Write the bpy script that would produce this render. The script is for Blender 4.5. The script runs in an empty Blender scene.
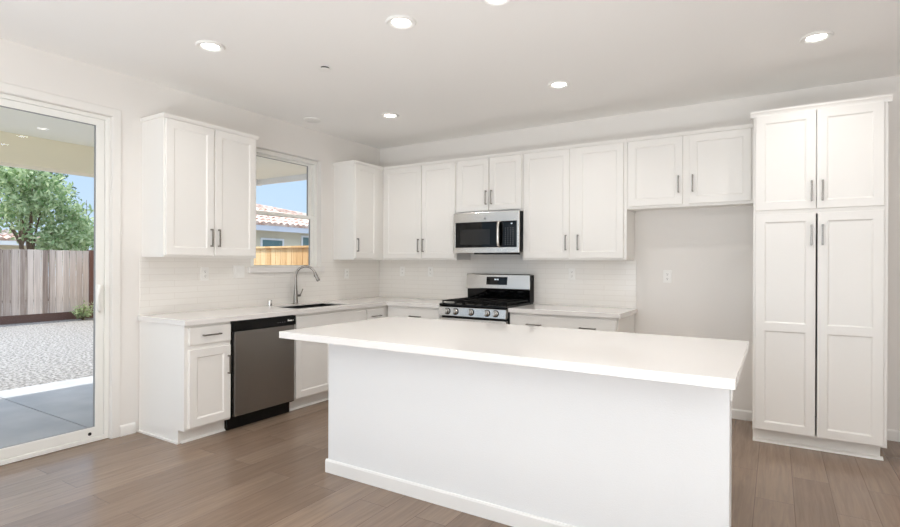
import bpy, bmesh, math, random
from mathutils import Vector, Matrix

SC = bpy.context.scene
COL = SC.collection
PI = math.pi

# ------------------------------------------------------------------ camera
cam = bpy.data.cameras.new('camera')
cam.sensor_width = 36.0
cam.lens = 522.75 / 900 * 36
cam.shift_x = -7.12 / 900
cam.shift_y = 0.35 / 900
cam.clip_end = 300
cam_o = bpy.data.objects.new('camera', cam)
COL.objects.link(cam_o)
cam_o.matrix_world = (Matrix.Translation((4.2767, -5.1292, 1.3311)) @ Matrix.Rotation(0.5473, 4, 'Z')
                      @ Matrix.Rotation(PI / 2, 4, 'X') @ Matrix.Rotation(0.0044, 4, 'Z'))
SC.camera = cam_o

# ------------------------------------------------------------------ exposure
SC.view_settings.view_transform = 'Standard'
SC.view_settings.look = 'None'
SC.view_settings.gamma = 1.0
SC.view_settings.use_curve_mapping = False
SC.view_settings.exposure = 0.07
SC.cycles.use_denoising = True
SC.cycles.max_bounces = 14
SC.cycles.diffuse_bounces = 8
SC.cycles.transparent_max_bounces = 16
SC.cycles.sample_clamp_indirect = 6.0
SC.cycles.caustics_reflective = False
SC.cycles.caustics_refractive = False

# ------------------------------------------------------------------ sky
wd = bpy.data.worlds.new('sky')
SC.world = wd
wd.use_nodes = True
nt = wd.node_tree
nt.nodes.clear()
wo = nt.nodes.new('ShaderNodeOutputWorld')
bg = nt.nodes.new('ShaderNodeBackground')
tc = nt.nodes.new('ShaderNodeTexCoord')
sx = nt.nodes.new('ShaderNodeSeparateXYZ')
cr = nt.nodes.new('ShaderNodeValToRGB')
cr.color_ramp.elements[0].position = 0.0
cr.color_ramp.elements[0].color = (0.245, 0.305, 0.37, 1)
cr.color_ramp.elements[1].position = 0.6
cr.color_ramp.elements[1].color = (0.62, 0.73, 0.90, 1)
e = cr.color_ramp.elements.new(0.22)
e.color = (0.20, 0.285, 0.39, 1)
nt.links.new(tc.outputs['Generated'], sx.inputs[0])
nt.links.new(sx.outputs['Z'], cr.inputs['Fac'])
nt.links.new(cr.outputs['Color'], bg.inputs['Color'])
bg.inputs['Strength'].default_value = 2.7
nt.links.new(bg.outputs[0], wo.inputs['Surface'])

# ------------------------------------------------------------------ sun, and added fill lamps out of view
sun = bpy.data.lights.new('sun', 'SUN')
sun.energy = 5.0
sun.angle = 0.009
sun.color = (1.0, 0.96, 0.9)
sun_o = bpy.data.objects.new('sun', sun)
COL.objects.link(sun_o)
sun_o.rotation_euler = Vector((0.30, 0.40, -1.0)).to_track_quat('-Z', 'Y').to_euler()


def area(name, loc, direction, sx_, sy_, watts, color):
    l = bpy.data.lights.new(name, 'AREA')
    l.shape = 'RECTANGLE'
    l.size, l.size_y = sx_, sy_
    l.energy = watts
    l.color = color
    o = bpy.data.objects.new(name, l)
    COL.objects.link(o)
    o.location = loc
    o.rotation_euler = Vector(direction).to_track_quat('-Z', 'Y').to_euler()
    return o


W_UPLIGHT, W_REAR_FILL, W_SIDE, W_LAMP2 = 222, 95, 12, 1.6
area('added_floor_uplight', (4.4, -6.6, 0.03), (0, 0, 1), 5.2, 2.2, W_UPLIGHT, (0.925, 0.966, 1.0))  # added upward lamp low over the unseen floor, to brighten the ceiling
area('rear_window_fill', (3.3, -9.30, 0.95), (0, 0.8, 1), 5.0, 1.4, W_REAR_FILL, (0.925, 0.966, 1.0))  # added lamp at the unseen rear windows, tilted up for more ceiling light
area('side_window_fill', (-0.3, -7.3, 1.3), (1, 0, 0.5), 2.6, 2.0, W_SIDE, (0.97, 0.985, 1.0))  # added fill lamp outside an unseen side window
LAMP_W = 3.3
LAMP_C = (1.0, 0.97, 0.935)


# ------------------------------------------------------------------ materials
def s2l(c):
    return tuple(x / 12.92 if x <= 0.04045 else ((x + 0.055) / 1.055) ** 2.4 for x in c)


def rgb(r, g, b):
    return s2l((r / 255, g / 255, b / 255)) + (1.0,)


def mat(name, color, rough=0.5, metal=0.0, **kw):
    m = bpy.data.materials.new(name)
    m.use_nodes = True
    b = m.node_tree.nodes['Principled BSDF']
    b.inputs['Base Color'].default_value = color
    b.inputs['Roughness'].default_value = rough
    b.inputs['Metallic'].default_value = metal
    for k, v in kw.items():
        b.inputs[k].default_value = v
    return m


def N(m, t, **kw):
    n = m.node_tree.nodes.new(t)
    for k, v in kw.items():
        setattr(n, k, v)
    return n


def L(m, a, b):
    m.node_tree.links.new(a, b)


def bsdf(m):
    return m.node_tree.nodes['Principled BSDF']


def add_bump(m, scale, strength, dist=0.002, detail=3.0, stretch=(1, 1, 1)):
    co = N(m, 'ShaderNodeTexCoord')
    mp = N(m, 'ShaderNodeMapping')
    mp.inputs['Scale'].default_value = stretch
    no = N(m, 'ShaderNodeTexNoise')
    no.inputs['Scale'].default_value = scale
    no.inputs['Detail'].default_value = detail
    bu = N(m, 'ShaderNodeBump')
    bu.inputs['Strength'].default_value = strength
    bu.inputs['Distance'].default_value = dist
    L(m, co.outputs['Object'], mp.inputs[0])
    L(m, mp.outputs[0], no.inputs['Vector'])
    L(m, no.outputs['Fac'], bu.inputs['Height'])
    L(m, bu.outputs[0], bsdf(m).inputs['Normal'])
    return no


def vary(m, c1, c2, scale, stretch=(1, 1, 1), lo=0.35, hi=0.65, detail=4.0):
    """noise-mottled base colour"""
    co = N(m, 'ShaderNodeTexCoord')
    mp = N(m, 'ShaderNodeMapping')
    mp.inputs['Scale'].default_value = stretch
    no = N(m, 'ShaderNodeTexNoise')
    no.inputs['Scale'].default_value = scale
    no.inputs['Detail'].default_value = detail
    r = N(m, 'ShaderNodeValToRGB')
    r.color_ramp.elements[0].position = lo
    r.color_ramp.elements[0].color = c1
    r.color_ramp.elements[1].position = hi
    r.color_ramp.elements[1].color = c2
    L(m, co.outputs['Object'], mp.inputs[0])
    L(m, mp.outputs[0], no.inputs['Vector'])
    L(m, no.outputs['Fac'], r.inputs['Fac'])
    L(m, r.outputs['Color'], bsdf(m).inputs['Base Color'])
    return r


M_WALL = mat('wall_paint', rgb(232, 229, 225), 0.65)
add_bump(M_WALL, 140, 0.12, 0.003)
M_CEIL = mat('ceiling_paint', rgb(244, 243, 241), 0.75)
add_bump(M_CEIL, 120, 0.1, 0.003)
M_TRIM = mat('trim_paint', rgb(240, 239, 236), 0.4)
M_CASE = mat('casing_paint', rgb(235, 233, 229), 0.5)
M_CAB = mat('cabinet_paint', rgb(238, 236, 232), 0.33)
M_ISL = mat('island_drywall_paint', rgb(235, 236, 236), 0.6)
add_bump(M_ISL, 150, 0.25, 0.004)
M_DARK = mat('dark_gap', (0.01, 0.01, 0.01, 1), 0.8)
M_QUARTZ = mat('white_quartz', rgb(235, 232, 229), 0.08)
M_NICKEL = mat('brushed_nickel', (0.30, 0.28, 0.26, 1), 0.27, 1.0)
M_CHROME = mat('chrome', (0.75, 0.74, 0.72, 1), 0.08, 1.0)
M_STEEL = mat('stainless_steel', (0.66, 0.64, 0.61, 1), 0.24, 1.0)
add_bump(M_STEEL, 40, 0.03, 0.001, stretch=(1, 1, 60))
M_DWST = mat('dark_stainless_steel', (0.30, 0.285, 0.27, 1), 0.32, 1.0)
add_bump(M_DWST, 40, 0.03, 0.001, stretch=(60, 60, 1))
M_SINK = mat('sink_composite', (0.02, 0.02, 0.02, 1), 0.4)
M_BLKG = mat('black_glass', (0.002, 0.002, 0.002, 1), 0.03, **{'Specular IOR Level': 0.3})
M_BLK = mat('black_enamel', (0.004, 0.004, 0.004, 1), 0.2, **{'Specular IOR Level': 0.25})
M_IRON = mat('cast_iron', (0.004, 0.004, 0.004, 1), 0.5, **{'Specular IOR Level': 0.2})
M_PLAST = mat('white_plastic', rgb(240, 239, 236), 0.35)
M_SLOT = mat('outlet_slot', (0.08, 0.075, 0.07, 1), 0.6)
M_GREY = mat('grey_print', rgb(150, 150, 150), 0.5)
M_DGREY = mat('dark_screen', (0.022, 0.022, 0.022, 1), 0.12, **{'Specular IOR Level': 0.3})
M_VINYL = mat('white_vinyl', rgb(240, 240, 236), 0.35)
M_KEY = mat('keypad_print', rgb(92, 92, 94), 0.5)

M_LED = mat('lamp_lens', (0.9, 0.9, 0.9, 1), 0.5)
bsdf(M_LED).inputs['Emission Color'].default_value = (1.0, 0.97, 0.92, 1)
bsdf(M_LED).inputs['Emission Strength'].default_value = 16.0
M_DISP = mat('lit_display', (0.0, 0.0, 0.0, 1), 0.4)
bsdf(M_DISP).inputs['Emission Color'].default_value = (0.85, 0.93, 1.0, 1)
bsdf(M_DISP).inputs['Emission Strength'].default_value = 1.0


def glass_mat():
    m = bpy.data.materials.new('window_glass')
    m.use_nodes = True
    m.node_tree.nodes.clear()
    out = N(m, 'ShaderNodeOutputMaterial')
    mix = N(m, 'ShaderNodeMixShader')
    tr = N(m, 'ShaderNodeBsdfTransparent')
    tr.inputs['Color'].default_value = (0.965, 0.975, 0.965, 1)
    gl = N(m, 'ShaderNodeBsdfGlossy')
    gl.inputs['Roughness'].default_value = 0.0
    lw = N(m, 'ShaderNodeLayerWeight')
    pw = N(m, 'ShaderNodeMath', operation='POWER')
    pw.inputs[1].default_value = 5.0
    mu = N(m, 'ShaderNodeMath', operation='MULTIPLY_ADD')
    mu.inputs[1].default_value = 0.95
    mu.inputs[2].default_value = 0.04
    L(m, lw.outputs['Facing'], pw.inputs[0])
    L(m, pw.outputs[0], mu.inputs[0])
    L(m, mu.outputs[0], mix.inputs[0])
    L(m, tr.outputs[0], mix.inputs[1])
    L(m, gl.outputs[0], mix.inputs[2])
    L(m, mix.outputs[0], out.inputs[0])
    return m


M_GLASS = glass_mat()


def brick_mat(name, order, bw, rh, mortar, c1, c2, cm, rough, bump, offset=0.5, grain=None):
    m = mat(name, c1, rough)
    co = N(m, 'ShaderNodeTexCoord')
    sp = N(m, 'ShaderNodeSeparateXYZ')
    cb = N(m, 'ShaderNodeCombineXYZ')
    L(m, co.outputs['Object'], sp.inputs[0])
    L(m, sp.outputs[order[0]], cb.inputs[0])
    L(m, sp.outputs[order[1]], cb.inputs[1])
    br = N(m, 'ShaderNodeTexBrick')
    br.offset = offset
    br.inputs['Color1'].default_value = c1
    br.inputs['Color2'].default_value = c2
    br.inputs['Mortar'].default_value = cm
    br.inputs['Scale'].default_value = 1.0
    br.inputs['Mortar Size'].default_value = mortar
    br.inputs['Mortar Smooth'].default_value = 0.2
    br.inputs['Bias'].default_value = 0.0
    br.inputs['Brick Width'].default_value = bw
    br.inputs['Row Height'].default_value = rh
    L(m, cb.outputs[0], br.inputs['Vector'])
    col = br.outputs['Color']
    if grain:
        mp = N(m, 'ShaderNodeMapping')
        mp.inputs['Scale'].default_value = (1.6, 26, 1)
        L(m, cb.outputs[0], mp.inputs[0])
        # shift the grain from plank to plank
        off = N(m, 'ShaderNodeMixRGB', blend_type='ADD')
        off.inputs[0].default_value = 1.0
        sc = N(m, 'ShaderNodeMixRGB', blend_type='MULTIPLY')
        sc.inputs[0].default_value = 1.0
        sc.inputs[2].default_value = (90, 90, 90, 1)
        L(m, br.outputs['Color'], sc.inputs[1])
        L(m, mp.outputs[0], off.inputs[1])
        L(m, sc.outputs[0], off.inputs[2])
        no = N(m, 'ShaderNodeTexNoise')
        no.inputs['Scale'].default_value = 1.6
        no.inputs['Detail'].default_value = 6
        no.inputs['Roughness'].default_value = 0.62
        no.inputs['Distortion'].default_value = 0.6
        L(m, off.outputs[0], no.inputs['Vector'])
        rp = N(m, 'ShaderNodeValToRGB')
        rp.color_ramp.elements[0].position = 0.3
        rp.color_ramp.elements[0].color = grain[0]
        rp.color_ramp.elements[1].position = 0.7
        rp.color_ramp.elements[1].color = grain[1]
        L(m, no.outputs['Fac'], rp.inputs[0])
        mx = N(m, 'ShaderNodeMixRGB', blend_type='MULTIPLY')
        mx.inputs[0].default_value = 1.0
        L(m, col, mx.inputs[1])
        L(m, rp.outputs[0], mx.inputs[2])
        col = mx.outputs[0]
    L(m, col, bsdf(m).inputs['Base Color'])
    bu = N(m, 'ShaderNodeBump', invert=True)
    bu.inputs['Strength'].default_value = bump
    bu.inputs['Distance'].default_value = 0.002
    L(m, br.outputs['Fac'], bu.inputs['Height'])
    L(m, bu.outputs[0], bsdf(m).inputs['Normal'])
    return m


M_FLOOR = brick_mat('plank_floor', ('Y', 'X'), 1.22, 0.19, 0.0016, rgb(145, 125, 108), rgb(129, 109, 93),
                    rgb(98, 80, 68), 0.27, 0.35, 0.37, ((0.80, 0.79, 0.78, 1), (1.12, 1.11, 1.10, 1)))
TILE_C = (rgb(238, 235, 230), rgb(236, 233, 228), rgb(228, 224, 218))
M_TILE_L = brick_mat('subway_tile_left', ('Y', 'Z'), 0.406, 0.0515, 0.0022, *TILE_C, 0.12, 0.3)
M_TILE_B = brick_mat('subway_tile_back', ('X', 'Z'), 0.406, 0.0515, 0.0022, *TILE_C, 0.12, 0.3)

# outdoors
M_CONC = mat('patio_concrete', rgb(150, 152, 156), 0.8)
vary(M_CONC, rgb(164, 165, 168), rgb(184, 184, 185), 2.5, lo=0.3, hi=0.7)
M_GRAVEL = mat('gravel', rgb(190, 186, 180), 0.95)
vary(M_GRAVEL, rgb(92, 88, 85), rgb(176, 172, 168), 26, lo=0.34, hi=0.6, detail=10)
add_bump(M_GRAVEL, 22, 1.0, 0.08, detail=8)
M_STUCCO = mat('cream_stucco', rgb(222, 213, 190), 0.9)
M_PCEIL = mat('patio_ceiling_paint', rgb(246, 246, 236), 0.85)
M_BEAM = mat('beam_stucco', rgb(240, 232, 208), 0.9)
M_EAVE = mat('shaded_eave', rgb(196, 200, 210), 0.7)  # white eave with its blue-grey shade put into the colour
M_FASC = mat('fascia_paint', rgb(235, 236, 238), 0.7)


def wood_mat(name, c1, c2, axis, board, dark=0.7):
    """vertical boards: tone by board, streaks along the length"""
    m = mat(name, c1, 0.85)
    co = N(m, 'ShaderNodeTexCoord')
    sp = N(m, 'ShaderNodeSeparateXYZ')
    L(m, co.outputs['Object'], sp.inputs[0])
    dv = N(m, 'ShaderNodeMath', operation='DIVIDE')
    dv.inputs[1].default_value = board
    L(m, sp.outputs[axis], dv.inputs[0])
    fl = N(m, 'ShaderNodeMath', operation='FLOOR')
    L(m, dv.outputs[0], fl.inputs[0])
    wn = N(m, 'ShaderNodeTexWhiteNoise', noise_dimensions='1D')
    L(m, fl.outputs[0], wn.inputs['W'])
    mp = N(m, 'ShaderNodeMapping')
    mp.inputs['Scale'].default_value = (24, 24, 1.2)
    L(m, co.outputs['Object'], mp.inputs[0])
    no = N(m, 'ShaderNodeTexNoise')
    no.inputs['Scale'].default_value = 1.5
    no.inputs['Detail'].default_value = 5
    L(m, mp.outputs[0], no.inputs['Vector'])
    ad = N(m, 'ShaderNodeMath', operation='MULTIPLY_ADD')
    ad.inputs[1].default_value = 0.5
    L(m, wn.outputs['Value'], ad.inputs[0])
    h = N(m, 'ShaderNodeMath', operation='MULTIPLY')
    h.inputs[1].default_value = 0.5
    L(m, no.outputs['Fac'], h.inputs[0])
    L(m, h.outputs[0], ad.inputs[2])
    rp = N(m, 'ShaderNodeValToRGB')
    rp.color_ramp.elements[0].position = 0.2
    rp.color_ramp.elements[0].color = c1
    rp.color_ramp.elements[1].position = 0.75
    rp.color_ramp.elements[1].color = c2
    L(m, ad.outputs[0], rp.inputs[0])
    L(m, rp.outputs[0], bsdf(m).inputs['Base Color'])
    return m


M_FENCE_OLD = wood_mat('weathered_fence_wood', rgb(138, 121, 111), rgb(222, 209, 198), 'Y', 0.152)
M_KICK = mat('dark_stained_board', rgb(92, 66, 58), 0.85)
M_FENCE_NEW = wood_mat('fresh_fence_wood', rgb(205, 160, 108), rgb(232, 200, 152), 'X', 0.152)
M_POSTW = mat('dark_post_wood', rgb(112, 78, 66), 0.85)
M_POSTN = mat('post_wood', rgb(128, 92, 62), 0.85)
M_TERRA = mat('roof_tile', rgb(206, 176, 160), 0.85)
vary(M_TERRA, rgb(186, 150, 134), rgb(226, 208, 196), 5, lo=0.35, hi=0.65)
M_GLASSD = mat('house_window_glass', rgb(96, 126, 128), 0.1)
M_BARK = mat('bark', rgb(104, 84, 66), 0.9)


def leaf_mat(name, c1, c2):
    m = mat(name, c1, 0.5)
    gi = N(m, 'ShaderNodeNewGeometry')
    rp = N(m, 'ShaderNodeValToRGB')
    rp.color_ramp.elements[0].color = c1
    rp.color_ramp.elements[1].color = c2
    L(m, gi.outputs['Random Per Island'], rp.inputs[0])
    L(m, rp.outputs[0], bsdf(m).inputs['Base Color'])
    tl_ = N(m, 'ShaderNodeBsdfTranslucent')
    L(m, rp.outputs[0], tl_.inputs['Color'])
    mx = N(m, 'ShaderNodeMixShader')
    mx.inputs[0].default_value = 0.5
    L(m, bsdf(m).outputs[0], mx.inputs[1])
    L(m, tl_.outputs[0], mx.inputs[2])
    L(m, mx.outputs[0], m.node_tree.nodes['Material Output'].inputs[0])
    return m


M_LEAF_A = leaf_mat('leaf_bright', rgb(116, 150, 92), rgb(226, 236, 196))
M_LEAF_B = leaf_mat('leaf_dark', rgb(58, 84, 54), rgb(126, 152, 100))
M_LEAF_C = leaf_mat('leaf_pale', rgb(122, 152, 98), rgb(212, 224, 178))


# ------------------------------------------------------------------ mesh helpers
def bm_new():
    return bmesh.new()


def box(bm, x0, y0, z0, x1, y1, z1):
    if x1 < x0: x0, x1 = x1, x0
    if y1 < y0: y0, y1 = y1, y0
    if z1 < z0: z0, z1 = z1, z0
    v = [bm.verts.new(p) for p in ((x0, y0, z0), (x1, y0, z0), (x1, y1, z0), (x0, y1, z0),
                                   (x0, y0, z1), (x1, y0, z1), (x1, y1, z1), (x0, y1, z1))]
    for f in ((3, 2, 1, 0), (4, 5, 6, 7), (0, 1, 5, 4), (1, 2, 6, 5), (2, 3, 7, 6), (3, 0, 4, 7)):
        bm.faces.new([v[i] for i in f])
    return v


def cells(bm, us, vs, keep, w0, w1, fn):
    """a slab cut into a grid of cells, with those cells left out where keep is False; one closed shell"""
    us, vs = sorted(us), sorted(vs)
    nu, nv = len(us) - 1, len(vs) - 1
    k = [[keep((us[i] + us[i + 1]) / 2, (vs[j] + vs[j + 1]) / 2) for j in range(nv)] for i in range(nu)]
    cache = {}

    def V(i, j, s):
        if (i, j, s) not in cache:
            cache[(i, j, s)] = bm.verts.new(fn(us[i], vs[j], (w0, w1)[s]))
        return cache[(i, j, s)]
    for i in range(nu):
        for j in range(nv):
            if not k[i][j]:
                continue
            bm.faces.new([V(i, j, 1), V(i + 1, j, 1), V(i + 1, j + 1, 1), V(i, j + 1, 1)])
            bm.faces.new([V(i, j + 1, 0), V(i + 1, j + 1, 0), V(i + 1, j, 0), V(i, j, 0)])
            if i == 0 or not k[i - 1][j]:
                bm.faces.new([V(i, j, 0), V(i, j, 1), V(i, j + 1, 1), V(i, j + 1, 0)])
            if i == nu - 1 or not k[i + 1][j]:
                bm.faces.new([V(i + 1, j + 1, 0), V(i + 1, j + 1, 1), V(i + 1, j, 1), V(i + 1, j, 0)])
            if j == 0 or not k[i][j - 1]:
                bm.faces.new([V(i + 1, j, 0), V(i + 1, j, 1), V(i, j, 1), V(i, j, 0)])
            if j == nv - 1 or not k[i][j + 1]:
                bm.faces.new([V(i, j + 1, 0), V(i, j + 1, 1), V(i + 1, j + 1, 1), V(i + 1, j + 1, 0)])


def prism(bm, pts, fn, w0, w1):
    """closed 2-D outline (u, v) swept from w0 to w1"""
    a = [bm.verts.new(fn(u, v, w0)) for u, v in pts]
    b = [bm.verts.new(fn(u, v, w1)) for u, v in pts]
    n = len(pts)
    bm.faces.new(a[::-1])
    bm.faces.new(b)
    for i in range(n):
        bm.faces.new([a[i], a[(i + 1) % n], b[(i + 1) % n], b[i]])


def lathe(bm, prof, c, axis='Z', seg=28):
    """profile of (radius, height) turned about an axis through c"""
    rings = []
    for r, h in prof:
        ring = []
        for k in range(seg):
            a = 2 * PI * k / seg
            x, y = r * math.cos(a), r * math.sin(a)
            p = {'Z': (x, y, h), 'Y': (x, h, y), 'X': (h, x, y)}[axis]
            ring.append(bm.verts.new((c[0] + p[0], c[1] + p[1], c[2] + p[2])))
        rings.append(ring)
    for a, b in zip(rings, rings[1:]):
        for k in range(seg):
            bm.faces.new([a[k], a[(k + 1) % seg], b[(k + 1) % seg], b[k]])
    if prof[0][0] > 1e-6: bm.faces.new(rings[0][::-1])
    if prof[-1][0] > 1e-6: bm.faces.new(rings[-1])


def tube(bm, pts, rad, seg=14):
    pts = [Vector(p) for p in pts]
    rads = rad if isinstance(rad, (list, tuple)) else [rad] * len(pts)
    rings = []
    up = None
    for i, p in enumerate(pts):
        t = (pts[min(i + 1, len(pts) - 1)] - pts[max(i - 1, 0)]).normalized()
        if up is None:
            up = t.orthogonal().normalized()
        up = (up - t * up.dot(t)).normalized()
        s = t.cross(up)
        rings.append([bm.verts.new(p + rads[i] * (math.cos(a) * up + math.sin(a) * s))
                      for a in (2 * PI * k / seg for k in range(seg))])
    for a, b in zip(rings, rings[1:]):
        for k in range(seg):
            bm.faces.new([a[k], a[(k + 1) % seg], b[(k + 1) % seg], b[k]])
    bm.faces.new(rings[0][::-1])
    bm.faces.new(rings[-1])


def obj(name, bm, m, parent=None, bevel=0.0, smooth=False, seg=2):
    bmesh.ops.recalc_face_normals(bm, faces=bm.faces[:])
    me = bpy.data.meshes.new(name)
    bm.to_mesh(me)
    bm.free()
    me.materials.append(m)
    o = bpy.data.objects.new(name, me)
    COL.objects.link(o)
    if parent is not None:
        o.parent = parent
    if bevel:
        b = o.modifiers.new('bevel', 'BEVEL')
        b.width = bevel
        b.segments = seg
        b.limit_method = 'ANGLE'
        b.angle_limit = math.radians(40)
    if smooth:
        for p in me.polygons:
            p.use_smooth = True
        try:
            me.set_sharp_from_angle(angle=math.radians(38))
        except Exception:
            pass
    return o


def bobj(name, dims, m, parent=None, bevel=0.0):
    bm = bm_new()
    box(bm, *dims)
    return obj(name, bm, m, parent, bevel)


def thing(name, label, cat, loc=(0, 0, 0), rotz=0.0, group=None):
    o = bpy.data.objects.new(name, None)
    o.empty_display_size = 0.1
    COL.objects.link(o)
    o.location = loc
    o.rotation_euler = (0, 0, rotz)
    o['label'] = label
    o['category'] = cat
    if group:
        o['group'] = group
    return o


def tag(o, label, cat, group=None):
    o['label'] = label
    o['category'] = cat
    if group:
        o['group'] = group
    return o


def struct(o):
    o['kind'] = 'structure'
    return o


def copy_tree(src, loc, rotz, label):
    r = src.copy()
    COL.objects.link(r)
    r.location = loc
    r.rotation_euler = (0, 0, rotz)
    r['label'] = label
    for ch in list(src.children):
        c = ch.copy()
        COL.objects.link(c)
        c.parent = r
        for g in list(ch.children):
            d = g.copy()
            COL.objects.link(d)
            d.parent = c
    return r


XYZ = lambda u, v, w: (u, v, w)           # plan slab
YZX = lambda u, v, w: (w, u, v)           # slab standing in the plane x = const
XZY = lambda u, v, w: (u, w, v)           # slab standing in the plane y = const

# ================================================================== THE ROOM
H = 2.775
bm = bm_new(); box(bm, -0.10, -9.1, -0.12, 7.6, 0.1, 0.0)
struct(obj('floor', bm, M_FLOOR))
bm = bm_new(); box(bm, -0.16, -10.4, H, 7.8, 0.2, H + 0.14)  # runs past the rear wall as an added, unseen eave that blocks sun
struct(obj('ceiling', bm, M_CEIL))

DY0, DY1, DZ1 = -5.56, -3.12, 2.43         # sliding door opening
WY0, WY1, WZ0, WZ1 = -1.90, -0.992, 1.292, 2.456   # kitchen window opening
LY0, LY1, LZ0, LZ1 = -8.7, -6.1, 0.15, 2.45        # living room window

bm = bm_new()
cells(bm, [-9.1, LY0, LY1, DY0, DY1, WY0, WY1, 0.0], [0.0, LZ0, WZ0, DZ1, LZ1, WZ1, H],
      lambda y, z: not ((DY0 < y < DY1 and z < DZ1) or (WY0 < y < WY1 and WZ0 < z < WZ1)
                        or (LY0 < y < LY1 and LZ0 < z < LZ1)), -0.15, 0.0, YZX)
wall_left = struct(obj('wall_left', bm, M_WALL))
bm = bm_new(); box(bm, -0.15, 0.0, 0, 7.6, 0.15, H)
wall_back = struct(obj('wall_back', bm, M_WALL))
bm = bm_new(); box(bm, 7.6, -9.1, 0, 7.75, 0.15, H)
struct(obj('wall_right', bm, M_WALL))
bm = bm_new()
cells(bm, [-0.15, 0.7, 2.3, 2.5, 4.1, 4.3, 5.9, 7.75], [0.0, 0.2, 2.5, H],
      lambda x, z: not ((0.7 < x < 2.3 or 2.5 < x < 4.1 or 4.3 < x < 5.9) and 0.2 < z < 2.5), -9.25 + 0.0, -9.1, XZY)
struct(obj('wall_rear', bm, M_WALL))

# baseboards
BBP = [(0, 0), (0.012, 0), (0.012, 0.072), (0.006, 0.083), (0, 0.083)]
bm = bm_new(); prism(bm, BBP, lambda u, v, w: (u + 0.0005, w, v), -3.058, -2.945)
struct(obj('baseboard_left', bm, M_TRIM, None, 0.001))
bm = bm_new()
prism(bm, BBP, lambda u, v, w: (w, -u - 0.0005, v), 3.135, 4.128)
prism(bm, BBP, lambda u, v, w: (w, -u - 0.0005, v), 4.928, 7.59)
struct(obj('baseboard_back', bm, M_TRIM, None, 0.001))

# casing round the sliding door
bm = bm_new()
cells(bm, [DY0 - 0.06, DY0, DY1, DY1 + 0.06], [0.0, DZ1, DZ1 + 0.06],
      lambda y, z: not (DY0 < y < DY1 and z < DZ1), 0.0005, 0.013, YZX)
struct(obj('trim_1', bm, M_CASE, None, 0.004))

# ---- sliding glass door
door = struct(thing('door_1', 'white vinyl sliding glass door to the patio', 'door', (-0.06, DY1, 0)))
del door['category']
a0, a1 = DY0 - DY1, 0.0
bm = bm_new()
cells(bm, [a0, a0 + 0.03, a1 - 0.03, a1], [0.002, 0.035, DZ1 - 0.03, DZ1],
      lambda y, z: not (a0 + 0.03 < y < a1 - 0.03 and 0.035 < z < DZ1 - 0.03), -0.075, 0.03, YZX)
obj('door_frame', bm, M_VINYL, door, 0.003)


def sash(name, y0, y1, x0, x1, st, handle):
    bm = bm_new()
    zb, zt = 0.036, DZ1 - 0.031
    cells(bm, [y0, y0 + st, y1 - st, y1], [zb, zb + 0.072, zt - 0.048, zt],
          lambda y, z: not (y0 + st < y < y1 - st and zb + 0.072 < z < zt - 0.048), x0, x1, YZX)
    s = obj(name, bm, M_VINYL, door, 0.004)
    xm = (x0 + x1) / 2
    bm = bm_new()
    cells(bm, [y0 + st - 0.006, y0 + st + 0.003, y1 - st - 0.003, y1 - st + 0.006],
          [zb + 0.066, zb + 0.075, zt - 0.051, zt - 0.042],
          lambda y, z: not (y0 + st + 0.003 < y < y1 - st - 0.003 and zb + 0.075 < z < zt - 0.051),
          xm - 0.011, xm + 0.011, YZX)
    obj('glazing_bead', bm, M_GREY, s)
    bm = bm_new()
    v = [bm.verts.new((xm, y, z)) for y, z in ((y0 + st, zb + 0.07), (y1 - st, zb + 0.07), (y1 - st, zt - 0.046), (y0 + st, zt - 0.046))]
    bm.faces.new(v)
    obj('pane', bm, M_GLASS, s)
    return s


mid = -1.22
s1 = sash('sliding_sash', mid - 0.03, a1 - 0.032, -0.014, 0.022, 0.056, True)
sash('fixed_sash', a0 + 0.032, mid + 0.03, -0.060, -0.024, 0.056, False)
hb = bm_new()
box(hb, 0.0225, -0.082, 0.955, 0.030, -0.048, 1.165)
tube(hb, [(0.028, -0.066, 0.965), (0.060, -0.082, 0.985), (0.078, -0.098, 1.03), (0.081, -0.101, 1.06), (0.078, -0.098, 1.09), (0.060, -0.082, 1.135), (0.028, -0.066, 1.155)], 0.011, 10)
obj('handle', hb, M_VINYL, s1, 0.003)
bm = bm_new(); lathe(bm, [(0.012, 0.0), (0.012, 0.003), (0.009, 0.004)], (0.0225, -0.125, 0.064), 'X', 14)
obj('foot_lock', bm, M_DARK, s1)

# ---- kitchen window
win = struct(thing('window_1', 'white vinyl window over the sink', 'window', (-0.08, WY0, WZ0)))
del win['category']
ww, wh = WY1 - WY0, WZ1 - WZ0
bm = bm_new()
cells(bm, [0.001, 0.045, ww - 0.045, ww - 0.001], [0.001, 0.006, wh - 0.04, wh - 0.001],
      lambda y, z: not (0.045 < y < ww - 0.045 and 0.006 < z < wh - 0.04), -0.06, 0.02, YZX)
obj('window_frame', bm, M_VINYL, win, 0.003)


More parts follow.
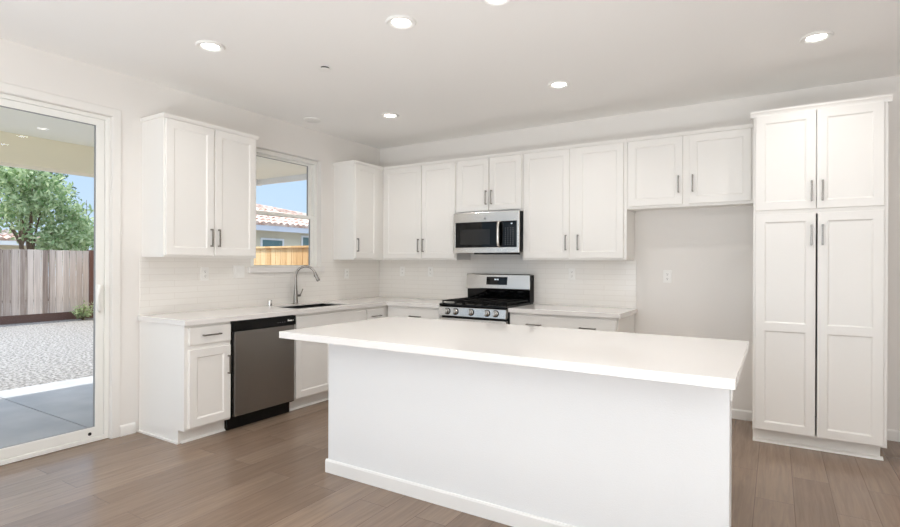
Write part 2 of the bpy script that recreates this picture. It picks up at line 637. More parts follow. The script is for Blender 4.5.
def wsash(name, z0, z1, x0, x1, top, bot):
    bm = bm_new()
    y0, y1, st = 0.046, ww - 0.046, 0.046
    cells(bm, [y0, y0 + st, y1 - st, y1], [z0, z0 + bot, z1 - top, z1],
          lambda y, z: not (y0 + st < y < y1 - st and z0 + bot < z < z1 - top), x0, x1, YZX)
    s = obj(name, bm, M_VINYL, win, 0.003)
    xm = (x0 + x1) / 2
    bm = bm_new()
    cells(bm, [y0 + st - 0.005, y0 + st + 0.003, y1 - st - 0.003, y1 - st + 0.005], [z0 + bot - 0.005, z0 + bot + 0.003, z1 - top - 0.003, z1 - top + 0.005],
          lambda y, z: not (y0 + st + 0.003 < y < y1 - st - 0.003 and z0 + bot + 0.003 < z < z1 - top - 0.003), xm - 0.009, xm + 0.009, YZX)
    obj('glazing_bead', bm, M_GREY, s)
    bm = bm_new()
    bm.faces.new([bm.verts.new((xm, y, z)) for y, z in ((y0 + st, z0 + bot), (y1 - st, z0 + bot), (y1 - st, z1 - top), (y0 + st, z1 - top))])
    obj('pane', bm, M_GLASS, s)


wsash('upper_sash', 0.52, wh - 0.041, -0.052, -0.024, 0.02, 0.036)
wsash('lower_sash', 0.0065, 0.556, -0.018, 0.012, 0.036, 0.008)
bm = bm_new(); box(bm, -0.058 + 0.08 + 0.0, -0.03, -0.056, 0.08 + 0.032, ww + 0.03, -0.001)
obj('window_sill', bm, M_QUARTZ, win, 0.003)

# ---- tile
bm = bm_new()
cells(bm, [-2.915, -1.932, WY0, WY1, -0.962, -0.0085], [0.9145, 1.234, WZ0 + 0.001, 1.371],
      lambda y, z: z < 1.234 or (not -1.932 < y < -0.962) or (z > WZ0 and not WY0 < y < WY1), 0.0004, 0.008, YZX)
tl = obj('tile_backsplash', bm, M_TILE_L, wall_left)
bm = bm_new()
cells(bm, [0.0004, 1.332, 2.104, 3.146], [0.9145, 1.371, 1.86],
      lambda x, z: z < 1.371 or 1.332 < x < 2.104, -0.008, -0.0004, XZY)
obj('tile_backsplash', bm, M_TILE_B, wall_back)


# ================================================================== CABINETS
# cabinet space: x along the front, y = 0 the face frame (doors stand in front, y < 0), body behind
def shaker(bm, w, h, fw=0.058, rails=(), t=0.019, d=0.008, bv=0.010):
    """recessed-panel door, front at y = -t, back at y = 0, 0..w by 0..h; rails = heights of middle rails"""
    c = 0.0025
    zs = [0 + fw]
    for r in rails:
        zs += [r - fw / 2, r + fw / 2]
    zs.append(h - fw)
    ops = [(zs[i], zs[i + 1]) for i in range(0, len(zs), 2)]
    V = lambda x, y, z: bm.verts.new((x, y, z))
    yf = -t
    o = [V(c, yf, c), V(w - c, yf, c), V(w - c, yf, h - c), V(c, yf, h - c)]
    m = [V(0, yf + c, 0), V(w, yf + c, 0), V(w, yf + c, h), V(0, yf + c, h)]
    b = [V(0, 0, 0), V(w, 0, 0), V(w, 0, h), V(0, 0, h)]
    for k in range(4):
        j = (k + 1) % 4
        bm.faces.new([o[j], o[k], m[k], m[j]])
        bm.faces.new([m[j], m[k], b[k], b[j]])
    bm.faces.new(b)
    # the front: stiles split at the openings
    lx = [o[0]]; rx = [o[1]]
    inner = []
    for z0, z1 in ops:
        q = [V(fw, yf, z0), V(w - fw, yf, z0), V(w - fw, yf, z1), V(fw, yf, z1)]
        p = [V(fw + bv, yf + d, z0 + bv), V(w - fw - bv, yf + d, z0 + bv), V(w - fw - bv, yf + d, z1 - bv), V(fw + bv, yf + d, z1 - bv)]
        for k in range(4):
            j = (k + 1) % 4
            bm.faces.new([q[j], q[k], p[k], p[j]][::-1])
        bm.faces.new(p)
        inner.append(q)
    bm.faces.new([o[0], o[1], inner[0][1], inner[0][0]])
    bm.faces.new([inner[-1][3], inner[-1][2], o[2], o[3]])
    for a, b2 in zip(inner, inner[1:]):
        bm.faces.new([a[3], a[2], b2[1], b2[0]])
    bm.faces.new([o[0]] + [v for q in inner for v in (q[0], q[3])] + [o[3]])
    bm.faces.new([o[1]] + [v for q in inner for v in (q[1], q[2])] + [o[2]])


def pull_bm(length, vertical):
    bm = bm_new()
    hl = length / 2
    def bx(a0, a1, y0, y1, hw):
        if vertical: box(bm, -hw, y0, a0, hw, y1, a1)
        else: box(bm, a0, y0, -hw, a1, y1, hw)
    bx(-hl, hl, -0.030, -0.022, 0.0055)
    bx(-hl, -hl + 0.012, -0.0225, 0.0, 0.0055)
    bx(hl - 0.012, hl, -0.0225, 0.0, 0.0055)
    return bm


PULLS = {}


def pull(parent, x, z, y, length=0.146, vertical=True):
    key = (length, vertical)
    if key not in PULLS:
        o = obj('handle', pull_bm(length, vertical), M_NICKEL, parent, 0.0018)
        PULLS[key] = o
    else:
        o = PULLS[key].copy()
        COL.objects.link(o)
        o.parent = parent
    o.location = (x, y, z)
    return o


def door_part(t, x0, x1, z0, z1, hx=None, hz=None, rails=(), fw=0.058):
    bm = bm_new()
    shaker(bm, x1 - x0, z1 - z0, fw, rails)
    d = obj('door', bm, M_CAB, t)
    d.location = (x0, -0.0005, z0)
    if hx is not None:
        pull(d, hx - x0, hz - z0, -0.019)
    return d


def drawer_part(t, x0, x1, z0, z1, hx=None, hz=None, name='drawer'):
    bm = bm_new(); box(bm, 0, -0.019, 0, x1 - x0, 0, z1 - z0)
    d = obj(name, bm, M_CAB, t, 0.003)
    d.location = (x0, -0.0005, z0)
    if hx is not None:
        pull(d, hx - x0, hz - z0, -0.019, 0.146, False)
    return d


def upper(label, loc, rotz, w, depth, z0, z1, crown=(0, 0), flush=(0, 0), cut=None):
    """wall cabinet; crown = overhang of the top strip left and right"""
    t = thing('wall_cabinet', label, 'cabinet', loc, rotz, 'white wall cabinets')
    bm = bm_new()
    # face frame lip hangs a little under the box bottom
    prism(bm, [(0, z0), (0.019, z0), (0.019, z0 + 0.012), (depth, z0 + 0.012), (depth, z1), (0, z1)],
          lambda u, v, x: (x, u, v), 0.0, w)
    box(bm, 0.0, 0.0195, z0, 0.016, depth, z0 + 0.0115)
    box(bm, w - 0.016, 0.0195, z0, w, depth, z0 + 0.0115)
    obj('body', bm, M_CAB, t, 0.0012)
    bm = bm_new()
    c0, c1 = crown
    yb = depth
    prism(bm, [(-0.012, z1 - 0.016), (-0.026, z1 + 0.006), (-0.026, z1 + 0.014), (yb, z1 + 0.014), (yb, z1 + 0.0005), (-0.0005, z1 + 0.0005), (-0.0005, z1 - 0.016)],
          lambda u, v, x: (x, u, v), -c0, w + c1)
    if c0 > 0.005:
        box(bm, -c0, -0.0005, z1 - 0.014, -0.0005, yb, z1 + 0.0003)
    obj('crown_strip', bm, M_CAB, t)
    return t


UD = 0.304
RL = PI / 2
UZ0, UZ1 = 1.372, 2.452
# left wall: x_local -> +y
t = upper('white two-door wall cabinet between sliding door and window', (0.305, -2.902, 0), RL, 0.83, UD, UZ0, UZ1, (0.012, 0.012))
door_part(t, 0.012, 0.407, 1.390, 2.432, 0.380, 1.535)
door_part(t, 0.420, 0.812, 1.390, 2.432, 0.447, 1.535)
t = upper('white single-door wall cabinet right of the window at the room corner', (0.305, -0.806, 0), RL, 0.803, UD, UZ0, UZ1, (0.012, 0))
door_part(t, 0.012, 0.385, 1.390, 2.432, 0.034, 1.535)
# back wall
t = upper('white two-door wall cabinet between room corner and microwave', (0.308, -0.305, 0), 0, 1.020, UD, UZ0, UZ1, (-0.02, 0))
door_part(t, 0.034, 0.560, 1.390, 2.432, 0.532, 1.535)
door_part(t, 0.571, 1.008, 1.390, 2.432, 0.598, 1.535)
t = upper('short white two-door wall cabinet directly above the microwave', (1.331, -0.305, 0), 0, 0.776, UD, 1.868, UZ1)
door_part(t, 0.012, 0.394, 1.886, 2.432, 0.370, 2.022)
door_part(t, 0.406, 0.764, 1.886, 2.432, 0.434, 2.022)
t = upper('white two-door wall cabinet right of the microwave', (2.110, -0.305, 0), 0, 1.018, UD, UZ0, UZ1)
door_part(t, 0.012, 0.484, 1.390, 2.432, 0.456, 1.538)
door_part(t, 0.548, 0.990, 1.390, 2.432, 0.574, 1.538)
t = upper('short white two-door wall cabinet above the empty fridge alcove', (3.131, -0.305, 0), 0, 0.996, UD, 1.828, UZ1)
door_part(t, 0.016, 0.464, 1.850, 2.432, 0.434, 2.020)
door_part(t, 0.516, 0.976, 1.850, 2.432, 0.545, 2.020)

# ---- pantry
PX0, PX1, PY = 4.132, 4.922, -0.611
t = thing('pantry_cabinet', 'tall white four-door pantry cabinet at the end of the back wall', 'cabinet', (PX0, PY, 0))
pw, pd = PX1 - PX0, 0.608
bm = bm_new()
for b in ((0, 0.019, 0.10, 0.018, pd, 2.46), (pw - 0.018, 0.019, 0.10, pw, pd, 2.46), (0.018, pd - 0.012, 0.10, pw - 0.018, pd, 2.46),
          (0.018, 0.02, 0.10, pw - 0.018, pd - 0.012, 0.118), (0.018, 0.02, 1.715, pw - 0.018, pd - 0.012, 1.733), (0.018, 0.02, 2.442, pw - 0.018, pd - 0.012, 2.46)):
    box(bm, *b)
cells(bm, [0, 0.03, pw - 0.03, pw], [0.10, 0.118, 1.700, 1.745, 2.43, 2.46],
      lambda x, z: not (0.03 < x < pw - 0.03 and (0.118 < z < 1.70 or 1.745 < z < 2.43)), 0, 0.019, XZY)
obj('body', bm, M_CAB, t, 0.001)
door_part(t, 0.014, 0.388, 1.737, 2.440, 0.362, 1.862)
door_part(t, 0.3915, 0.768, 1.737, 2.440, 0.426, 1.862)
door_part(t, 0.016, 0.3875, 0.112, 1.708, 0.362, 1.548, (0.765,))
door_part(t, 0.3985, 0.768, 0.112, 1.708, 0.427, 1.548, (0.765,))
bm = bm_new(); box(bm, 0.0, 0.076, 0.0, pw - 0.026, 0.092, 0.0995); box(bm, 0, 0.078, 0, 0.016, pd, 0.0995); box(bm, pw - 0.042, 0.078, 0, pw - 0.026, pd, 0.0995)
prism(bm, [(0.0755, 0.0), (0.045, 0.0), (0.049, 0.010), (0.0755, 0.019)], lambda u, v, x: (x, u, v), 0.0, pw - 0.012)
obj('toe_kick', bm, M_CAB, t)
bm = bm_new()
CP = [(0.0, 2.436), (-0.008, 2.436), (-0.012, 2.452), (-0.022, 2.468), (-0.022, 2.482), (0.0, 2.482)]
prism(bm, CP, lambda u, v, x: (x, u - 0.0205 + 0.02, v), -0.020, pw + 0.020)
prism(bm, CP, lambda u, v, y: (u - 0.0005, y, v), 0.0, pd)
prism(bm, CP, lambda u, v, y: (pw + 0.0005 - u, y, v), 0.0, pd)
box(bm, 0, 0.0, 2.4605, pw, pd, 2.4815)
obj('crown_molding', bm, M_CAB, t)


# ---- base cabinets
BD, BT = 0.606, 0.873


def base(label, loc, rotz, w, depth=BD, end_left=False, end_right=False, top_open=False):
    t = thing('base_cabinet', label, 'cabinet', loc, rotz, 'white base cabinets')
    bm = bm_new()
    if not top_open:
        box(bm, 0, 0, 0.102, w, depth, BT)
    else:
        for b in ((0, 0.019, 0.102, 0.018, depth, BT), (w - 0.018, 0.019, 0.102, w, depth, BT), (0.018, 0.019, 0.102, w - 0.018, depth, 0.12), (0.018, depth - 0.006, 0.12, w - 0.018, depth, BT)):
            box(bm, *b)
        box(bm, 0, 0, 0.102, w, 0.0188, BT)
    obj('body', bm, M_CAB, t, 0.001)
    bm = bm_new()
    prism(bm, [(0.072, 0.0), (0.072, 0.1015), (0.088, 0.1015), (0.088, 0.0)], lambda u, v, x: (x, u, v), 0, w)
    prism(bm, [(0.0715, 0.0), (0.056, 0.0), (0.060, 0.010), (0.0715, 0.015)], lambda u, v, x: (x, u, v), 0, w)
    obj('toe_kick', bm, M_CAB, t)
    return t


DZ0, DZM, DRZ0, DRZ1 = 0.118, 0.690, 0.724, 0.852
t = base('white base cabinet with drawer over door, at the sliding-door end of the counter', (0.61, -2.898, 0), RL, 0.357)
drawer_part(t, 0.010, 0.349, DRZ0, DRZ1, 0.182, 0.790)
door_part(t, 0.010, 0.349, DZ0, DZM, 0.325, 0.540)
bm = bm_new()                     # finished end with the toe notch
prism(bm, [(-0.002, 0.102), (0.072, 0.102), (0.072, 0.0), (BD, 0.0), (BD, BT), (-0.002, BT)], lambda u, v, x: (x, u, v), -0.020, -0.0005)
prism(bm, [(0.066, 0.0), (BD, 0.0), (BD, 0.016), (0.066, 0.016)], lambda u, v, x: (x, u, v), -0.030, -0.0205)
obj('end_panel', bm, M_CAB, t, 0.001)
t = base('white sink base cabinet with a plain false front and two doors', (0.61, -1.906, 0), RL, 0.948, top_open=True)
drawer_part(t, 0.012, 0.936, DRZ0, DRZ1, name='false_front')
door_part(t, 0.012, 0.468, DZ0, DZM, 0.44, 0.615)
door_part(t, 0.480, 0.936, DZ0, DZM, 0.508, 0.615)
t = base('white base cabinet with a narrow drawer between sink and room corner', (0.61, -0.956, 0), RL, 0.954)
drawer_part(t, 0.012, 0.262, DRZ0, DRZ1, 0.150, 0.772)
door_part(t, 0.012, 0.262, DZ0, DZM, 0.238, 0.615)
t = base('white base cabinet with one drawer between room corner and gas range', (0.632, -0.61, 0), 0, 0.706)
drawer_part(t, 0.050, 0.690, DRZ0, DRZ1, 0.388, 0.772)
door_part(t, 0.050, 0.690, DZ0, DZM, 0.66, 0.615)
t = base('white base cabinet with one wide two-pull drawer right of the gas range', (2.114, -0.61, 0), 0, 1.018)
d = drawer_part(t, 0.012, 1.004, DRZ0, DRZ1, 0.256, 0.772)
pull(d, 0.750, 0.772 - DRZ0, -0.019, 0.146, False)
door_part(t, 0.012, 0.500, DZ0, DZM, 0.47, 0.615)
door_part(t, 0.516, 1.004, DZ0, DZM, 0.546, 0.615)

# ---- worktops
SKX0, SKX1, SKY0, SKY1 = 0.165, 0.545, -1.800, -1.120
bm = bm_new()
cells(bm, [0.0085, SKX0, SKX1, 0.645, 1.338], [-2.934, SKY0, SKY1, -0.645, -0.0085],
      lambda x, y: (x < 0.645 or y > -0.645) and not (SKX0 < x < SKX1 and SKY0 < y < SKY1), 0.902, 0.914, XYZ)
cells(bm, [0.0085, 0.045, 0.612, 0.645, 1.305, 1.338], [-2.934, -2.90, -0.645, -0.612, -0.045, -0.0085],
      lambda x, y: (x < 0.645 or y > -0.645) and (y < -2.90 or x > 1.305 or (0.612 < x < 0.645 and y < -0.612) or (x > 0.612 and -0.645 < y < -0.612)), 0.874, 0.902, XYZ)
bmesh.ops.remove_doubles(bm, verts=bm.verts[:], dist=1e-5)
tag(obj('countertop', bm, M_QUARTZ, None, 0.0015), 'white quartz countertop running under the window and round the room corner', 'countertop')
bm = bm_new(); box(bm, 2.112, -0.645, 0.874, 3.157, -0.0085, 0.914)
tag(obj('countertop', bm, M_QUARTZ, None, 0.0015), 'short white quartz countertop between gas range and fridge alcove', 'countertop')

# ---- sink
t = thing('kitchen_sink', 'dark undermount kitchen sink below the window', 'sink', ((SKX0 + SKX1) / 2, (SKY0 + SKY1) / 2, 0.688))
hx, hy = (SKX1 - SKX0) / 2 + 0.004, (SKY1 - SKY0) / 2 + 0.004
bm = bm_new()
box(bm, -hx - 0.004, -hy - 0.004, 0, hx + 0.004, hy + 0.004, 0.004)
cells(bm, [-hx - 0.02, -hx, hx, hx + 0.02], [-hy - 0.02, -hy, hy, hy + 0.02], lambda x, y: not (-hx < x < hx and -hy < y < hy), 0.2095, 0.2135, XYZ)
cells(bm, [-hx - 0.003, -hx, hx, hx + 0.003], [-hy - 0.003, -hy, hy, hy + 0.003], lambda x, y: not (-hx < x < hx and -hy < y < hy), 0.004, 0.2095, XYZ)
obj('basin', bm, M_SINK, t)
bm = bm_new(); lathe(bm, [(0.045, 0.0045), (0.045, 0.007), (0.03, 0.0075), (0.028, 0.005)], (0, 0, 0), 'Z', 24)
obj('drain', bm, M_CHROME, t)

# ---- faucet
t = thing('kitchen_faucet', 'brushed steel gooseneck pull-down faucet standing behind the sink', 'faucet', (0.090, -1.425, 0.9142))
bm = bm_new(); lathe(bm, [(0.030, 0.0), (0.030, 0.004), (0.025, 0.010), (0.0225, 0.03), (0.019, 0.12), (0.0135, 0.20)], (0, 0, 0), 'Z', 24)
obj('base', bm, M_NICKEL, t, smooth=True)
dv = Vector((0.80, 0.60, 0)).normalized()
pts = [Vector((0, 0, 0.19)), Vector((0, 0, 0.24)), Vector((0, 0, 0.285))]
R = 0.098
for k in range(1, 13):
    a = PI - PI * 0.90 * k / 12
    pts.append(dv * (R + R * math.cos(a)) + Vector((0, 0, 0.285 + R * math.sin(a))))
last = pts[-1]
tg = (pts[-1] - pts[-2]).normalized()
bm = bm_new(); tube(bm, pts, 0.0115, 16)
obj('spout', bm, M_NICKEL, t, smooth=True)
bm = bm_new(); tube(bm, [last - tg * 0.006, last + tg * 0.02, last + tg * 0.075, last + tg * 0.088], [0.013, 0.0165, 0.0185, 0.016], 18)
sp = obj('spray_head', bm, M_NICKEL, t, smooth=True)
bm = bm_new(); c = last + tg * 0.035 - dv * 0.018; lathe(bm, [(0.008, -0.004), (0.008, 0.02)], (c.x, c.y, c.z), 'Z', 12)
obj('button', bm, M_SLOT, sp)
bm = bm_new(); tube(bm, [(0.006, 0.014, 0.085), (0.010, 0.045, 0.085), (0.011, 0.052, 0.086)], [0.0125, 0.0125, 0.010], 14)
tube(bm, [(0.010, 0.047, 0.085), (0.016, 0.066, 0.125), (0.02, 0.076, 0.152)], [0.007, 0.0055, 0.0065], 12)
obj('lever', bm, M_NICKEL, t, smooth=True)

# ---- chrome air gap cap
t = thing('air_gap_cap', 'small chrome air gap cylinder on the counter left of the faucet', 'air gap', (0.087, -1.742, 0.9142))
bm = bm_new(); lathe(bm, [(0.024, 0.0), (0.024, 0.003), (0.0205, 0.005), (0.0205, 0.055), (0.018, 0.060), (0.0, 0.061)], (0, 0, 0), 'Z', 28)
obj('cap', bm, M_CHROME, t, smooth=True)
bm = bm_new(); box(bm, 0.0195, -0.012, 0.016, 0.0213, 0.012, 0.022)
obj('vent_slot', bm, M_SLOT, t)

# ---- dishwasher (local: front at y=0 facing -y)
t = thing('dishwasher', 'dark stainless dishwasher with a black control panel under the counter', 'dishwasher', (0.61, -2.5385, 0), RL)
dw = 0.630
bobj('tub', (0.004, 0.002, 0.10, dw - 0.004, 0.58, 0.868), M_BLK, t)
bobj('door', (0.014, -0.036, 0.118, dw - 0.022, -0.0005, 0.786), M_DWST, t, 0.004)
cp = bobj('control_panel', (0.003, -0.034, 0.788, dw - 0.003, 0.0015, 0.869), M_BLK, t, 0.003)
bm = bm_new()
for k in range(4):
    box(bm, 0.425 + k * 0.024, -0.0352, 0.818, 0.437 + k * 0.024, -0.0338, 0.823)
obj('buttons', bm, M_KEY, cp)
bm = bm_new(); box(bm, 0.535, -0.0354, 0.824, 0.585, -0.0338, 0.834)
box(bm, 0.537, -0.0354, 0.8365, 0.545, -0.0338, 0.842); box(bm, 0.595, -0.0354, 0.8255, 0.600, -0.0338, 0.8335)
obj('badge', bm, M_PLAST, cp)
bobj('toe_panel', (0.004, 0.045, 0.001, dw - 0.004, 0.06, 0.10), M_BLK, t)
bobj('side_gasket', (0.002, -0.003, 0.106, 0.0125, 0.001, 0.787), M_BLK, t)
bobj('side_gasket', (dw - 0.0205, -0.012, 0.106, dw - 0.002, 0.001, 0.787), M_BLK, t)

# ---- gas range
RW = 0.762
t = thing('gas_range', 'stainless and black gas range with five knobs and a tall backguard', 'range', (1.346, -0.665, 0.011))
bobj('body', (0.002, 0.042, -0.0105, RW - 0.002, 0.645, 0.905), M_BLK, t, 0.002)
bobj('drawer_front', (0.004, 0.0, 0.05, RW - 0.004, 0.0415, 0.205), M_STEEL, t, 0.004)
bm = bm_new()
cells(bm, [0.004, 0.12, RW - 0.12, RW - 0.004], [0.212, 0.36, 0.62, 0.775], lambda x, z: not (0.12 < x < RW - 0.12 and 0.36 < z < 0.62), -0.006, 0.0415, XZY)
od = obj('oven_door', bm, M_STEEL, t, 0.004)
bobj('window', (0.1205, -0.004, 0.3605, RW - 0.1205, 0.03, 0.6195), M_BLKG, od)
bm = bm_new(); tube(bm, [(0.05, -0.052, 0.735), (RW - 0.05, -0.052, 0.735)], 0.0125, 14)
for hx_ in (0.08, RW - 0.08):
    tube(bm, [(hx_, -0.0065, 0.735), (hx_, -0.05, 0.735)], 0.008, 10)
obj('handle', bm, M_STEEL, od, smooth=True)
bm = bm_new()
prism(bm, [(0.0415, 0.800), (-0.022, 0.800), (-0.012, 0.885), (0.006, 0.893), (0.0415, 0.893)], lambda u, v, x: (x, u, v), 0.004, RW - 0.004)
cp = obj('control_panel', bm, M_STEEL, t, 0.002)
for x in (0.108, 0.203, 0.381, 0.559, 0.651):
    bm = bm_new()
    lathe(bm, [(0.026, 0.0), (0.026, -0.006), (0.021, -0.009), (0.0205, -0.030), (0.018, -0.034), (0.0, -0.034)], (0, 0, 0), 'Y', 24)
    kn = obj('knob', bm, M_STEEL, t, smooth=True)
    kn.location = (x, -0.018, 0.845)
    kn.rotation_euler = (math.radians(-6), 0, 0)
    bm = bm_new()
    box(bm, -0.0055, -0.046, -0.021, 0.0055, -0.0342, 0.021)
    obj('grip', bm, M_STEEL, kn, 0.002)
    bm = bm_new()
    lathe(bm, [(0.034, -0.0005), (0.034, -0.0035), (0.0275, -0.004)], (0, 0, 0), 'Y', 24)
    obj('bezel', bm, M_BLK, kn)
bm = bm_new()
prism(bm, [(0.004, 0.8945), (-0.004, 0.9), (-0.002, 0.916), (0.03, 0.922), (0.55, 0.922), (0.55, 0.9055), (0.042, 0.9055), (0.042, 0.8945)], lambda u, v, x: (x, u, v), 0.0, RW)
obj('cooktop', bm, M_BLK, t, 0.003)
for bx_, by_, br_ in ((0.15, 0.16, 0.046), (0.15, 0.42, 0.036), (0.381, 0.29, 0.05), (0.612, 0.16, 0.042), (0.612, 0.42, 0.04)):
    bm = bm_new(); lathe(bm, [(br_ * 1.25, 0.9225), (br_ * 1.2, 0.928), (br_, 0.93), (br_, 0.936), (br_ * 0.9, 0.940), (0, 0.941)], (bx_, by_, 0), 'Z', 24)
    obj('burner', bm, M_IRON, t, smooth=True)
for g0, g1 in ((0.014, 0.262), (0.266, 0.496), (0.500, 0.748)):
    bm = bm_new()
    y0, y1, zt, zl = 0.03, 0.535, 0.951, 0.938
    bw = 0.012
    box(bm, g0, y0, zl, g1, y0 + bw, zt); box(bm, g0, y1 - bw, zl, g1, y1, zt)
    box(bm, g0, y0, zl, g0 + bw, y1, zt); box(bm, g1 - bw, y0, zl, g1, y1, zt)
    gm = (g0 + g1) / 2
    box(bm, gm - bw / 2, y0, zl + 0.001, gm + bw / 2, y1, zt + 0.002)
    for yy in (0.16, 0.29, 0.42):
        box(bm, g0, yy - bw / 2, zl + 0.002, g1, yy + bw / 2, zt + 0.001)
    for fx in (g0 + 0.001, g1 - bw - 0.001):
        for fy in (y0 + 0.001, y1 - bw - 0.001):
            box(bm, fx, fy, 0.9223, fx + bw, fy + bw, zl)
    obj('grate', bm, M_IRON, t, 0.002)
bm = bm_new()
box(bm, 0.003, 0.572, 0.906, RW - 0.003, 0.645, 1.205)
bgd = obj('backguard', bm, M_BLK, t, 0.003)
bm = bm_new()
prism(bm, [(0.5715, 0.925), (0.562, 0.925), (0.558, 1.00), (0.555, 1.048), (0.5715, 1.048)], lambda u, v, x: (x, u, v), 0.008, RW - 0.008)
obj('lower_panel', bm, M_BLKG, bgd, 0.002)
bm = bm_new()
prism(bm, [(0.600, 1.050), (0.538, 1.050), (0.536, 1.060), (0.552, 1.205), (0.562, 1.214), (0.600, 1.214)], lambda u, v, x: (x, u, v), 0.0, RW)
sp = obj('upper_panel', bm, M_STEEL, bgd, 0.003)
bm = bm_new()
prism(bm, [(0.5345, 1.098), (0.5435, 1.182), (0.55, 1.182), (0.545, 1.098)], lambda u, v, x: (x, u, v), 0.255, 0.500)
obj('display', bm, M_BLKG, bgd)
bm = bm_new()
for dx in (0.0, 0.012, 0.028, 0.040):
    prism(bm, [(0.5379, 1.148), (0.5394, 1.162), (0.5410, 1.162), (0.5395, 1.148)], lambda u, v, x: (x, u, v), 0.352 + dx, 0.360 + dx)
obj('clock_digits', bm, M_DISP, bgd)
bm = bm_new(); box(bm, RW - 0.0025, 0.545, 0.92, RW + 0.001, 0.645, 1.205)
obj('side_cover', bm, M_IRON, bgd)

# ---- microwave
MW0 = 1.346
t = thing('microwave', 'stainless over-the-range microwave mounted above the gas range', 'microwave', (MW0, -0.400, 1.445))
mh = 0.418
bobj('body', (0.003, 0.024, 0.012, 0.759, 0.39, mh), M_BLK, t, 0.002)
bm = bm_new()
cells(bm, [0.0, 0.026, 0.738, 0.762], [0.0, 0.056, 0.318, mh], lambda x, z: not (0.026 < x < 0.738 and 0.056 < z < 0.318), 0.0, 0.0235, XZY)
dr = obj('front_frame', bm, M_STEEL, t, 0.003)
bobj('door_glass', (0.0265, 0.003, 0.0565, 0.572, 0.022, 0.3175), M_BLKG, dr)
bobj('inner_window', (0.085, 0.0018, 0.085, 0.44, 0.0028, 0.245), M_DGREY, dr)
kp = bobj('control_panel', (0.574, 0.003, 0.0565, 0.7375, 0.022, 0.3175), M_BLKG, dr)
bm = bm_new()
for r in range(9):
    for c in range(4):
        box(bm, 0.606 + c * 0.028, 0.0021, 0.080 + r * 0.0205, 0.619 + c * 0.028, 0.0029, 0.087 + r * 0.0205)
obj('keypad', bm, M_KEY, dr)
bm = bm_new(); box(bm, 0.672, 0.0021, 0.287, 0.690, 0.0029, 0.297)
obj('clock_display', bm, M_DISP, dr)
bm = bm_new(); tube(bm, [(0.548, 0.000, 0.066), (0.548, -0.028, 0.076), (0.548, -0.036, 0.11), (0.548, -0.038, 0.19), (0.548, -0.036, 0.265), (0.548, -0.028, 0.302), (0.548, 0.000, 0.312)], 0.014, 14)
obj('handle', bm, M_STEEL, t, smooth=True)
bm = bm_new(); lathe(bm, [(0.012, -0.0003), (0.012, -0.0016), (0.010, -0.002)], (0.381, 0, 0.352), 'Y', 20)
obj('badge', bm, M_GREY, t)
bm = bm_new(); box(bm, 0.24, 0.02, -0.014, 0.62, 0.34, 0.0115)
for k in range(6):
    box(bm, 0.03, 0.06 + k * 0.03, 0.004, 0.15, 0.075 + k * 0.03, 0.0115)
obj('underside_vent', bm, M_BLK, t)


# ================================================================== ISLAND
IX0, IX1, IY0, IY1 = 1.690, 4.153, -2.970, -1.845
t = thing('kitchen_island', 'white kitchen island with a plain drywall front and low baseboard', 'kitchen island', (1.84, -2.705, 0))
iw = 2.278
bm = bm_new(); box(bm, 0, 0, 0.0, iw, 0.115, 0.8735)
obj('half_wall', bm, M_ISL, t, 0.004)
bm = bm_new()
prism(bm, BBP, lambda u, v, w: (w, -u - 0.0005, v), -0.0125, iw + 0.0125)
prism(bm, BBP, lambda u, v, w: (-u - 0.0005, w, v), 0.0, 0.115)
prism(bm, BBP, lambda u, v, w: (iw + u + 0.0005, w, v), 0.0, 0.115)
obj('baseboard', bm, M_TRIM, t, 0.001)
bm = bm_new(); box(bm, 0.06, 0.116, 0.10, iw - 0.06, 0.80, 0.8735); box(bm, 0.06, 0.116, 0.0, iw - 0.06, 0.725, 0.10)
obj('cabinet_body', bm, M_CAB, t, 0.002)
for k in range(4):
    x0 = 0.08 + k * 0.535
    bm = bm_new(); shaker(bm, 0.515, 0.73)
    d = obj('door', bm, M_CAB, t)
    d.location = (x0 + 0.515, 0.8005, 0.118)
    d.rotation_euler = (0, 0, PI)
bm = bm_new(); box(bm, iw + 0.0005, 0.02, 0.765, iw + 0.006, 0.095, 0.860); box(bm, iw + 0.0005, 0.035, 0.785, iw + 0.0085, 0.075, 0.845)
obj('outlet_plate', bm, M_PLAST, t, 0.001)
bm = bm_new(); box(bm, IX0, IY0, 0.874, IX1, IY1, 0.914)
tag(obj('island_countertop', bm, M_QUARTZ, None, 0.002), 'large white quartz countertop on the kitchen island', 'countertop')


# ================================================================== OUTLETS, LIGHTS
def outlet(label, loc, rotz):
    t = thing('wall_outlet', label, 'outlet', loc, rotz, 'wall outlets')
    bobj('cover_plate', (-0.036, -0.006, -0.058, 0.036, 0.0, 0.058), M_PLAST, t, 0.002)
    for z in (-0.021, 0.021):
        bm = bm_new(); lathe(bm, [(0.0165, -0.006), (0.0165, -0.0085), (0.0155, -0.009)], (0, 0, z), 'Y', 20)
        r = obj('receptacle', bm, M_PLAST, t)
        bm = bm_new(); box(bm, -0.007, -0.0094, z - 0.002, -0.0048, -0.0088, z + 0.008); box(bm, 0.0048, -0.0094, z - 0.002, 0.007, -0.0088, z + 0.008)
        lathe(bm, [(0.0028, -0.0088), (0.0028, -0.0094)], (0, 0, z - 0.008), 'Y', 10)
        obj('slots', bm, M_SLOT, r)
    return t


